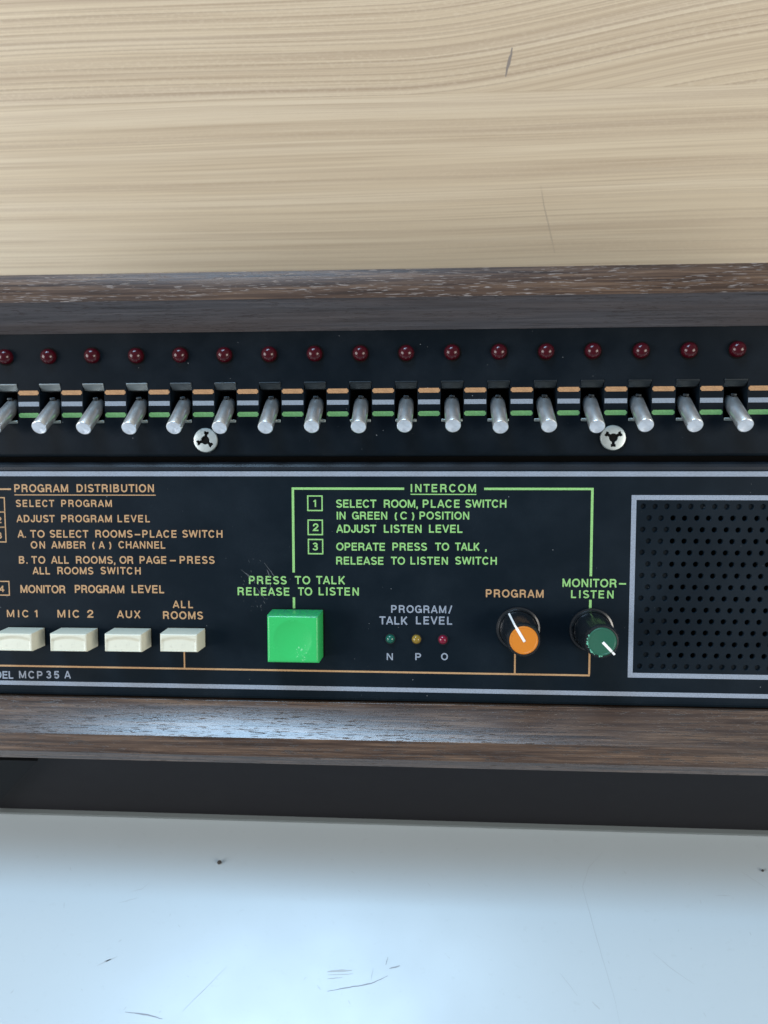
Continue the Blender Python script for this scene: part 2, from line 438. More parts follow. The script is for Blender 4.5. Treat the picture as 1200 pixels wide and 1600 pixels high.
# ------------------------------------------------------------------ the console
con = bpy.data.objects.new('intercom_console', None); col.objects.link(con)
con.matrix_world = M_CONSOLE
con['label'] = 'desktop intercom console with sloping black control panel in walnut trim'
con['category'] = 'intercom'
U0, U1 = -205.0, 195.0

# walnut rails
rail_top = prism('upper_rail', [(7.3, -3), (7.3, 0.15), (16.0, 8.2), (21.0, 8.3), (25.1, 6.2), (25.4, -6), (7.3, -6)], U0, U1, [M['walnut'], M['walnut_inner']], con)
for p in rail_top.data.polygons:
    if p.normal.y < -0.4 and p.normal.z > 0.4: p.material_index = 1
bevel_mod(rail_top, 0.12, 2)
rail_bot = prism('lower_rail', [(-115.0, -3), (-115.1, 0.35), (-116.8, 0.9), (-124.9, 8.4), (-130.9, 8.6), (-134.4, 5.8), (-135.2, -1), (-135.2, -6), (-118, -6)], U0, U1, M['walnut2'], con)
bevel_mod(rail_bot, 0.15, 2)
for x0, x1 in ((U0 - 16, U0 - 0.02), (U1 + 0.02, U1 + 16)):
    c_ = box('side_cheek', x0, x1, -137, 27, -60, 15, M['walnut'], con, 1.2, 3)

# chassis: vertical front plinth, back and lid in console coordinates
s, c = math.sin(TILT), math.cos(TILT)
def up(p, h): return (p[0] + h * s, p[1] + h * c)          # world-up by h
def fwd(p, d): return (p[0] - d * c, p[1] + d * s)         # toward the viewer by d
pt = (-134.9, -3.2)                                        # under the lower rail
pb = up(pt, -(155.2 - abs(pt[0] * s + pt[1] * c)) + 0.4)   # at the desk
# back foot
bt = (24.0, -6.5)
hb = 155.2 + (bt[0] * s + bt[1] * c)
bb = up(bt, -hb + 0.4)
body = prism('chassis', [pt, (-134, -11.5), (24.0, -11.5), bb, pb], U0, U1, M['chassis'], con)
lip_a = fwd(pb, 0.02); lip_b = fwd(pb, 1.6)
M['lip'] = mat('grey_lip', (0.13, 0.15, 0.15), 0.5)
prism('bottom_lip', [lip_a, lip_b, up(lip_b, 1.5), up(lip_a, 1.5)], U0, U1, M['lip'], con)
# black stiffener bracket at the left of the plinth
def plinth_pt(x, worldz, d):                                # worldz relative to the console origin
    t = worldz - (pt[0] * s + pt[1] * c)
    q = fwd(up(pt, t), d); return (x, q[0], q[1])
out = [(-165, -105.3), (-127, -105.3), (-153, -137), (-165, -150)]
vs = [plinth_pt(x, z, 0.1) for x, z in out] + [plinth_pt(x, z, 4.5) for x, z in out]
from_py('corner_bracket', vs, [(3, 2, 1, 0), (4, 5, 6, 7), (0, 1, 5, 4), (1, 2, 6, 5), (2, 3, 7, 6), (3, 0, 4, 7)], M['bracket'], con)

# ---- switch strip: sheet with slots, and a rolled lower lip
PITCH = 14.8
IDX = range(-3, 20)
def uc(i): return (i - 9) * PITCH
SW = 3.65; ST, SB = -9.5, -21.4
vs, fs = [], []
def quad(*p):
    b = len(vs); vs.extend(p); fs.append(tuple(range(b, b + len(p))))
quad((U0, ST, 0), (U1, ST, 0), (U1, 8.2, 0), (U0, 8.2, 0))
quad((U0, -31.9, 0), (U1, -31.9, 0), (U1, SB, 0), (U0, SB, 0))
xs = U0
for i in IDX:
    quad((xs, SB, 0), (uc(i) - SW, SB, 0), (uc(i) - SW, ST, 0), (xs, ST, 0)); xs = uc(i) + SW
quad((xs, SB, 0), (U1, SB, 0), (U1, ST, 0), (xs, ST, 0))
for i in IDX:
    a, b = uc(i) - SW, uc(i) + SW
    quad((a, SB, 0), (a, SB, -9), (a, ST, -9), (a, ST, 0)); quad((b, ST, 0), (b, ST, -9), (b, SB, -9), (b, SB, 0))
    quad((b, SB, 0), (b, SB, -9), (a, SB, -9), (a, SB, 0)); quad((a, ST, 0), (a, ST, -9), (b, ST, -9), (b, ST, 0))
lip = [(-31.9, 0), (-32.3, -0.05), (-32.7, -0.25), (-33.0, -0.6), (-33.15, -1.2), (-33.2, -3.5)]
for A, B in zip(lip, lip[1:]): quad((U0, B[0], B[1]), (U1, B[0], B[1]), (U1, A[0], A[1]), (U0, A[0], A[1]))
strip = from_py('switch_strip', vs, fs, M['strip'], con)
for p in strip.data.polygons[-len(lip) + 1:]: p.use_smooth = True
box('backing_plate', U0, U1, -114, 6.5, -10.2, -9.05, M['void'], con)

# inlaid stripes between the slots
def inlay(m, v0, v1, rounded):
    bm = bmesh.new(); w = PITCH - 2 * SW - 0.5
    add_box(bm, -w / 2, w / 2, v0, v1, -0.05, 0.10)
    if rounded:
        es = [e for e in bm.edges if abs(e.verts[0].co.z - e.verts[1].co.z) > 0.1]
        bmesh.ops.bevel(bm, geom=es, offset=0.35, segments=3, affect='EDGES')
    return finish(bm, 'stripe', m, strip)
base_in = [inlay(M['amber_inlay'], -12.7, -11.2, True), inlay(M['silver_inlay'], -16.4, -14.9, False), inlay(M['green_inlay'], -20.15, -18.6, True)]
for b_ in base_in:
    for i in list(IDX)[:-1]:
        o = b_ if i == -3 else dup(b_)
        o.location = ((uc(i) + PITCH / 2) * MM, 0, 0)

# lamps above the switches
dome = [(2.5, 0.0), (2.5, 0.5)] + [(2.5 * math.cos(R(t)), 0.5 + 2.3 * math.sin(R(t))) for t in range(10, 91, 8)]
dome[-1] = (0, 2.8)
lamp = lathe('indicator_lamp', [(0, -0.2), (2.5, -0.2)] + dome, M['red_lens'], strip, 32, 60)
bez = lathe('lamp_rim', [(2.5, 0.06), (2.95, 0.06), (3.0, 0.0)], M['void'], lamp, 32, 50)
for i in IDX:
    o = lamp if i == -3 else dup(lamp)
    place(o, uc(i) + rnd.uniform(-0.1, 0.1), rnd.uniform(-0.12, 0.12), 0.0, (R(rnd.uniform(-3, 3)), R(rnd.uniform(-3, 3)), 0))

# slider plates in the tops of the slots
def ramp_plate(m):
    bm = bmesh.new()
    w = SW - 0.05
    pts = [(-w, ST + 0.3, 0.55), (w, ST + 0.3, 0.55), (w, ST - 0.2, 0.5), (w, -11.6, -1.2), (-w, -11.6, -1.2), (-w, ST - 0.2, 0.5)]
    top = [bm.verts.new(p) for p in pts]; bot = [bm.verts.new((p[0], p[1], -8.0)) for p in pts]
    bm.faces.new((top[0], top[1], top[2], top[5])); bm.faces.new((top[5], top[2], top[3], top[4]))
    for a in range(6):
        b_ = (a + 1) % 6; bm.faces.new((top[a], bot[a], bot[b_], top[b_]))
    bm.faces.new(bot)
    o = finish(bm, 'slider_plate', m, strip); bevel_mod(o, 0.3, 2, 35); return o
rp = {'w': ramp_plate(M['lit_metal']), 'd': ramp_plate(M['dark_metal']), 'k': ramp_plate(M['darkest_metal'])}
used = set()
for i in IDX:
    k = 'w' if i <= 3 else ('d' if i <= 5 else 'k')  # tone steps along the row paint in the reflection fading rightwards
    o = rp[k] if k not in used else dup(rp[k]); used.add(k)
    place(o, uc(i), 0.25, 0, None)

# catch plates at the slot bottoms
ct = box('catch_plate', -SW + 0.2, SW - 0.2, SB - 0.7, SB + 0.35, -0.3, 0.3, M['catch_metal'], strip, 0.25, 2)
for i in IDX:
    o = ct if i == -3 else dup(ct); o.location = (uc(i) * MM, 0, 0)

# toggle levers
P0 = Vector((0, -15.8, -4.0)); P1 = Vector((0, -24.0, 8.4)); ax = (P1 - P0); LEN = ax.length
rad = 2.45
prof = [(0, -2.2), (1.3, -1.9), (2.1, -1.1), (rad, 0.0), (rad, LEN - 0.28), (rad - 0.1, LEN - 0.08)]
lever = lathe('toggle_lever', prof + [(rad - 0.3, LEN)], M['aluminium'], con, 40, 35)
face_prof = [(rad - 0.3, LEN)]
for k in range(1, 9):
    r_ = (rad - 0.3) * (1 - k / 9.0); face_prof.append((r_ + 0.06, LEN - 0.0)); face_prof.append((r_, LEN - 0.035 * (k % 2)))
tip = lathe('lever_end_face', face_prof + [(0, LEN - 0.02)], M['alu_face'], lever, 40, 35)
pin = lathe('pin_hole', [(0, 0.03), (0.30, 0.03), (0.32, -0.1)], M['void'], lever, 12)
pin.matrix_local = Matrix.Translation(Vector((-0.1, rad + 0.0, 1.1)) * MM) @ Matrix.Rotation(R(-90), 4, 'X')
q = ax.to_track_quat('Z', 'Y')
for i in IDX:
    o = lever if i == -3 else dup(lever)
    qq = Euler((R(rnd.uniform(-1.4, 1.4)), R(rnd.uniform(-1.3, 1.3)), 0)).to_quaternion() @ q
    o.rotation_mode = 'QUATERNION'; o.rotation_quaternion = qq
    o.location = (Vector((uc(i), 0, 0)) + P0) * MM
# a small yoke glimpsed behind each lever
yk = box('yoke', -0.9, 0.9, -14.2, -13.4, -4, -1.2, M['darkest_metal'], strip, 0.2, 2)
for i in IDX:
    o = yk if i == -3 else dup(yk); o.location = (uc(i) * MM, 0, 0)

# tri-slot screws
def tri_screw(x, y, rot):
    bm = bmesh.new()
    head = lathe('screw', [(0, 0.0), (3.6, 0.0), (4.05, 0.3), (4.0, 0.75), (3.8, 0.98), (3.2, 1.08), (1.6, 1.12), (0, 1.12)], M['zinc'], strip, 48, 35)
    bm = bmesh.new()
    r = bmesh.ops.create_cone(bm, cap_ends=True, segments=24, radius1=1.35, radius2=1.5, depth=2.0)
    for v in r['verts']: v.co.z += 1.35
    for k in range(3):
        a = rot + k * 2 * math.pi / 3
        geo = []
        outl = [(0.3, -0.52), (1.95, -0.48), (2.1, -0.82), (2.95, -0.74), (2.8, 0.0), (2.95, 0.74), (2.1, 0.82), (1.95, 0.48), (0.3, 0.52)]
        A = [bm.verts.new((x_ * math.cos(a) - y_ * math.sin(a), x_ * math.sin(a) + y_ * math.cos(a), 0.42)) for x_, y_ in outl]
        B = [bm.verts.new((v.co.x, v.co.y, 2.4)) for v in A]
        for i in range(len(A)):
            j = (i + 1) % len(A); bm.faces.new((A[i], A[j], B[j], B[i]))
        bm.faces.new(A); bm.faces.new(B)
    cutter = finish(bm, 'cutter', M['void'], strip)
    md = head.modifiers.new('cut', 'BOOLEAN'); md.object = cutter; md.operation = 'DIFFERENCE'; md.solver = 'EXACT'; md.use_self = True
    dg = bpy.context.evaluated_depsgraph_get()
    me = bpy.data.meshes.new_from_object(head.evaluated_get(dg))
    head.modifiers.clear(); head.data = me
    bpy.data.objects.remove(cutter)
    rc = lathe('screw_recess', [(0, 0.5), (3.1, 0.5)], M['void'], head, 24)
    place(head, x, y, 0.02)
    return head
tri_screw(-65.9, -27.8, R(80))
tri_screw(65.85, -27.35, R(30))

# ---- main panel
SPU0, SPU1, SPV0, SPV1 = 73.9, 140.9, -103.2, -47.4         # recess inside the silver speaker frame
vs, fs = [], []
prof = [(-34.9, -3.5), (-34.95, -1.9), (-35.2, -1.1), (-35.8, -0.4), (-36.6, -0.08), (-37.5, 0)]
for A, B in zip(prof, prof[1:]): quad((U0, B[0], B[1]), (U1, B[0], B[1]), (U1, A[0], A[1]), (U0, A[0], A[1]))
nroll = len(prof) - 1
quad((U0, SPV1, 0), (U1, SPV1, 0), (U1, -37.5, 0), (U0, -37.5, 0))
quad((U0, SPV0, 0), (SPU0, SPV0, 0), (SPU0, SPV1, 0), (U0, SPV1, 0))
quad((SPU1, SPV0, 0), (U1, SPV0, 0), (U1, SPV1, 0), (SPU1, SPV1, 0))
quad((U0, -112.8, 0), (U1, -112.8, 0), (U1, SPV0, 0), (U0, SPV0, 0))
prof = [(-112.8, 0), (-113.6, -0.1), (-114.3, -0.5), (-114.7, -1.2), (-114.8, -3)]
for A, B in zip(prof, prof[1:]): quad((U0, B[0], B[1]), (U1, B[0], B[1]), (U1, A[0], A[1]), (U0, A[0], A[1]))
panel = from_py('front_panel', vs, fs, [M['panel'], M['panel_edge']], con, True)
for p in panel.data.polygons[:nroll]: p.material_index = 1

# perforated speaker grille, lying in the opening
vs, fs, fm = [], [], []
HP, RP, HR, CH = 3.727, 3.714, 0.83, 16
ZG = -0.0
def quadm(pts, mi=0):
    b = len(vs); vs.extend(pts); fs.append(tuple(range(b, b + len(pts)))); fm.append(mi)
NC = 17
row_v = [-49.25 - RP * r for r in range(15)]
quadm([(SPU0, row_v[0] + RP / 2, ZG), (SPU1, row_v[0] + RP / 2, ZG), (SPU1, SPV1, ZG), (SPU0, SPV1, ZG)])
quadm([(SPU0, SPV0, ZG), (SPU1, SPV0, ZG), (SPU1, row_v[-1] - RP / 2, ZG), (SPU0, row_v[-1] - RP / 2, ZG)]) if row_v[-1] - RP / 2 > SPV0 else None
for r in range(15):
    u_first = 76.0 if r % 2 == 0 else 77.93
    cv = row_v[r]
    vb, vt = cv - RP / 2, cv + RP / 2
    quadm([(SPU0, vb, ZG), (u_first - HP / 2, vb, ZG), (u_first - HP / 2, vt, ZG), (SPU0, vt, ZG)])
    ncol = NC if r % 2 == 0 else NC
    for k in range(ncol):
        cx = u_first + k * HP
        blind = r in (0, 14) or (k < 3 if r % 2 == 0 else k < 2)
        jx, jy = cx + rnd.uniform(-0.05, 0.05), cv + rnd.uniform(-0.05, 0.05)
        b = len(vs)
        for a in range(CH):
            t = 2 * math.pi * a / CH; ct_, st_ = math.cos(t), math.sin(t); mx = max(abs(ct_), abs(st_))
            vs.append((cx + ct_ / mx * HP / 2, cv + st_ / mx * RP / 2, ZG))
        for (rr, zz) in ((HR + 0.16, ZG), (HR, -0.18), (HR * 0.97, -0.8 if blind else -1.3)):
            for a in range(CH):
                t = 2 * math.pi * a / CH; vs.append((jx + math.cos(t) * rr, jy + math.sin(t) * rr, zz))
        for lvl in range(3):
            for a in range(CH):
                a2 = (a + 1) % CH
                fs.append((b + lvl * CH + a, b + lvl * CH + a2, b + (lvl + 1) * CH + a2, b + (lvl + 1) * CH + a)); fm.append(0)
        if blind:
            fs.append(tuple(b + 3 * CH + a for a in range(CH))); fm.append(0)
    ue = u_first + (ncol - 0.5) * HP
    quadm([(ue, vb, ZG), (SPU1, vb, ZG), (SPU1, vt, ZG), (ue, vt, ZG)])
grille = from_py('speaker_grille', vs, fs, M['panel'], con)
# flip check is not needed: Cycles shades both sides

# silver frame lines and stripes on the panel
PZ = 0.05
def flat(name, x0, x1, y0, y1, m, parent=None, z=PZ, th=0.06):
    return box(name, x0, x1, y0, y1, z - th, z, m, parent or panel)
flat('silver_line', U0, U1, -39.65, -38.05, M['silver'])
flat('silver_line', U0, U1, -111.2, -109.75, M['silver'])
def frame_lines(name, x0, x1, y0, y1, wd, m):
    bm = bmesh.new()
    for a in ((x0, x1, y1 - wd, y1), (x0, x1, y0, y0 + wd), (x0, x0 + wd, y0 + wd, y1 - wd), (x1 - wd, x1, y0 + wd, y1 - wd)):
        add_box(bm, a[0], a[1], a[2], a[3], PZ - 0.06, PZ)
    return finish(bm, name, m, panel)
frame_lines('speaker_frame', 72.2, 142.6, -105.0, -45.6, 1.55, M['silver'])
# numbered boxes
for (x0, x1, y0, y1) in ((-32.5, -27.35, -51.1, -45.9), (-32.45, -27.3, -59.05, -53.85), (-32.4, -27.25, -65.4, -60.25)):
    frame_lines('number_box', x0, x1, y0, y1, 0.42, M['green'])
for (x0, x1, y0, y1) in ((-140.5, -135.3, -51.9, -46.7), (-140.5, -135.3, -57.05, -51.6), (-140.5, -135.25, -62.1, -56.75), (-140.2, -134.75, -80.3, -75.2)):
    frame_lines('number_box', x0, x1, y0, y1, 0.38, M['amber'])
LW = 0.78
GL = [(-37.6, -36.8, -71.5, -43.3), (-36.8, -0.6, -44.05, -43.3), (25.3, 60.2, -44.05, -43.3), (59.4, 60.2, -71.9, -44.05),
      (-37.6, -36.8, -83.5, -79.8), (59.4, 60.2, -84.0, -79.6)]
for a in GL: flat('green_line', *a, M['green'])
AL = [(-190, 60.05, -104.85, -104.25), (59.55, 60.15, -104.25, -92), (35.5, 36.05, -104.25, -92), (-74.95, -74.45, -104.25, -97.0),
      (-160, -133.0, -44.3, -43.75), (-160, -159.4, -75, -44.3)]
for a in AL: flat('amber_line', *a, M['amber'])
for (x0, x1, v) in ((-131.9, -83.3, -45.95), (1.5, 22.8, -45.5)):
    flat('underline', x0, x1, v - 0.16, v + 0.16, M['amber'] if x0 < -50 else M['green'])

# ---- lettering: a plain grotesque drawn as strokes, one part per printed line
SWD = 0.165
def arc(cx, cy, rx, ry, a0, a1, n=10):
    return [(cx + rx * math.cos(R(a0 + (a1 - a0) * i / n)), cy + ry * math.sin(R(a0 + (a1 - a0) * i / n))) for i in range(n + 1)]
def glyph(ch):
    """ink width and centre-line strokes on a cap height of 1"""
    h = SWD / 2; T = 1 - h; m = 0.5
    if ch == 'A': w = .90; return w, [[(h * .95, 0), (w / 2, T + h * .9)], [(w - h * .95, 0), (w / 2, T + h * .9)], [(.2, .30), (w - .2, .30)]]
    if ch == 'B': w = .74; return w, [[(h, 0), (h, 1)], [(h, T), (.42, T)] + arc(.42, .755, .20, T - .755, 90, -90)[1:-1] + [(.42, .515), (h, .515)], [(.42, .515)] + arc(.42, (.515 + h) / 2, w - h - .42, (.515 - h) / 2, 90, -90)[1:] + [(h, h)]]
    if ch == 'C': w = .86; return w, [arc(w / 2, m, w / 2 - h, m - h + .01, 36, 324, 26)]
    if ch == 'D': w = .80; return w, [[(h, 0), (h, 1)], [(h, T), (.38, T)] + arc(.38, m, w - h - .38, m - h, 90, -90, 16)[1:] + [(h, h)]]
    if ch == 'E': w = .68; return w, [[(h, 0), (h, 1)], [(h, T), (w, T)], [(h, .52), (w - .05, .52)], [(h, h), (w, h)]]
    if ch == 'F': w = .64; return w, [[(h, 0), (h, 1)], [(h, T), (w, T)], [(h, .50), (w - .06, .50)]]
    if ch == 'G': w = .88; return w, [arc(w / 2, m, w / 2 - h, m - h + .01, 38, 335, 26), [(w - h * .9, 0.02), (w - h * .9, .50)], [(w * .52, .46), (w - .02, .46)]]
    if ch == 'H': w = .78; return w, [[(h, 0), (h, 1)], [(w - h, 0), (w - h, 1)], [(h, .52), (w - h, .52)]]
    if ch == 'I': w = SWD; return w, [[(h, 0), (h, 1)]]
    if ch == 'J': w = .60; return w, [[(w - h, 1), (w - h, .32)] + arc(w / 2, .30, w / 2 - h, .30 - h, 0, -180, 14)[1:] + [(h, .36)]]
    if ch == 'K': w = .82; return w, [[(h, 0), (h, 1)], [(h, .32), (w - .12, 1)], [(.30, .52), (w - .10, 0)]]
    if ch == 'L': w = .62; return w, [[(h, 0), (h, 1)], [(h, h), (w, h)]]
    if ch == 'M': w = .94; return w, [[(h, 0), (h, 1)], [(w - h, 0), (w - h, 1)], [(h * 1.1, .98), (w / 2, .06)], [(w - h * 1.1, .98), (w / 2, .06)]]
    if ch == 'N': w = .78; return w, [[(h, 0), (h, 1)], [(w - h, 0), (w - h, 1)], [(h * 1.1, .97), (w - h * 1.1, .03)]]
    if ch == 'O': w = .94; return w, [arc(w / 2, m, w / 2 - h, m - h + .01, 0, 360, 32)]
    if ch == 'P': w = .72; return w, [[(h, 0), (h, 1)], [(h, T), (.42, T)] + arc(.42, (T + .44) / 2, w - h - .42, (T - .44) / 2, 90, -90, 12)[1:] + [(h, .44)]]
    if ch == 'R': w = .78; return w, [[(h, 0), (h, 1)], [(h, T), (.44, T)] + arc(.44, (T + .48) / 2, w - h - .47, (T - .48) / 2, 90, -90, 12)[1:] + [(h, .48)], [(.46, .48), (.58, .43), (.64, .33), (.66, .14), (w - .06, 0)]]
    if ch == 'S':
        w = .76; r = w / 2 - h
        return w, [arc(w / 2, .725, r * .93, T - .725 + .01, 22, 230, 16) + [(w / 2 + .08, .462)] + arc(w / 2, .275, r, .275 - h + .01, 52, -158, 16)]
    if ch == 'T': w = .76; return w, [[(0, T), (w, T)], [(w / 2, 0), (w / 2, T)]]
    if ch == 'U': w = .78; return w, [[(h, 1), (h, .36)] + arc(w / 2, .36, w / 2 - h, .36 - h, 180, 360, 16)[1:] + [(w - h, 1)]]
    if ch == 'V': w = .86; return w, [[(h * .95, 1), (w / 2, .04)], [(w - h * .95, 1), (w / 2, .04)]]
    if ch == 'W': w = 1.22; return w, [[(h * .9, 1), (.335, .03)], [(w / 2, .96), (.335, .03)], [(w / 2, .96), (w - .335, .03)], [(w - h * .9, 1), (w - .335, .03)]]
    if ch == 'X': w = .84; return w, [[(h * 1.2, 0), (w - h * 1.2, 1)], [(w - h * 1.2, 0), (h * 1.2, 1)]]
    if ch == '1': w = .36; return w, [[(w - h, 0), (w - h, 1)], [(0, .76), (.14, .79), (w - h, .93)]]
    if ch == '2': w = .66; return w, [[(h, .62)] + arc(w / 2, .69, w / 2 - h, T - .69 + .01, 170, -20, 14) + [(.40, .42), (.16, .22), (h, h), (w, h)]]
    if ch == '3': w = .66; return w, [arc(w / 2 - .01, .745, w / 2 - h - .03, T - .745 + .01, 165, -80, 14) + [(.25, .53)], [(.25, .53)] + arc(w / 2, .30, w / 2 - h, .30 - h + .01, 80, -165, 14)]
    if ch == '4': w = .70; return w, [[(w - .2, 0), (w - .2, 1)], [(w - .2, .95), (h, .30), (w, .30)]]
    if ch == '5': w = .66; return w, [[(w - .03, T), (.16, T), (.10, .52)] + arc(w / 2, .33, w / 2 - h, .33 - h + .01, 130, -160, 16)]
    if ch == '(': w = .24; return w, [arc(w + .30, .40, .46, .66, 130, 230, 10)]
    if ch == ')': w = .24; return w, [arc(-.30, .40, .46, .66, -50, 50, 10)]
    if ch == ',': w = .17; return w, [[(h, .16), (h, .0), (h - .04, -.17)]]
    if ch == '.': w = .17; return w, [[(h, 0), (h, .17)]]
    if ch == '-': w = .80; return w, [[(0, .40), (w, .40)]]
    if ch == '/': w = .48; return w, [[(.06, -.03), (w - .06, 1.03)]]
    raise KeyError(ch)
SB_ = {'A': .02, 'T': .03, 'V': .02, 'W': .02, 'X': .03, 'O': .06, 'C': .06, 'G': .06, 'S': .06, 'J': .04, 'Y': .02}
def stroke_quads(pts, wd, z, V, F):
    """one continuous ribbon with mitred corners and square ends"""
    n = len(pts); L_, Rr = [], []
    closed = math.hypot(pts[0][0] - pts[-1][0], pts[0][1] - pts[-1][1]) < 1e-6
    if closed: pts = pts[:-1]; n -= 1
    for i in range(n):
        p = pts[i]; a = pts[i - 1] if (i > 0 or closed) else None; b = pts[(i + 1) % n] if (i < n - 1 or closed) else None
        def un(u, v):
            d = math.hypot(v[0] - u[0], v[1] - u[1]) or 1; return ((v[0] - u[0]) / d, (v[1] - u[1]) / d)
        d1 = un(a, p) if a else un(p, b); d2 = un(p, b) if b else d1
        nx, ny = -(d1[1] + d2[1]), d1[0] + d2[0]; k = math.hypot(nx, ny) or 1; nx, ny = nx / k, ny / k
        dot = max(nx * -d1[1] + ny * d1[0], 0.45); hw = wd / 2 / dot
        L_.append((p[0] + nx * hw, p[1] + ny * hw, z)); Rr.append((p[0] - nx * hw, p[1] - ny * hw, z))
    b0 = len(V); V.extend(L_); V.extend(Rr)
    for i in range(n if closed else n - 1):
        j = (i + 1) % n; F.append((b0 + i, b0 + n + i, b0 + n + j, b0 + j))
def word_strokes(txt, x0, x1, base, cap, V, F, weight=1.12):
    gl = [glyph(ch) for ch in txt]
    want = x1 - x0
    nat = sum(g[0] for g in gl) * cap
    bear = [0.0] * len(txt)
    tot = 0.0
    for i in range(1, len(txt)):
        bear[i] = SB_.get(txt[i - 1], .10) + SB_.get(txt[i], .10); tot += bear[i]
    sx = 1.0; sp = 1.0
    if len(txt) == 1:
        sx = want / nat if txt not in '1,.()' else 1.0
        if txt not in '-': sx = min(max(sx, .85), 1.2)
    else:
        room = want - nat
        sp_want = room / (tot * cap)
        if sp_want < 0.75:                      # tight: narrow the letters a little, keep gaps
            sp = 0.75; sx = (want - 0.75 * tot * cap) / nat
        elif sp_want > 1.9:
            sx = min(1.12, (want - 1.9 * tot * cap) / nat); sp = (want - nat * sx) / (tot * cap)
        else: sp = sp_want
    x = x0; k = 0
    if len(txt) == 1: x = (x0 + x1) / 2 - gl[0][0] * cap * sx / 2
    for i, (w, st) in enumerate(gl):
        x += bear[i] * cap * sp
        for pts in st:
            P = [(x + px * cap * sx, base + py * cap) for px, py in pts]
            wd = SWD * cap * weight * (0.92 if txt[i] in 'MWAVNX' else 1.0)
            stroke_quads(P, wd, PZ + 0.004 * (k % 5), V, F); k += 1
        x += w * cap * sx
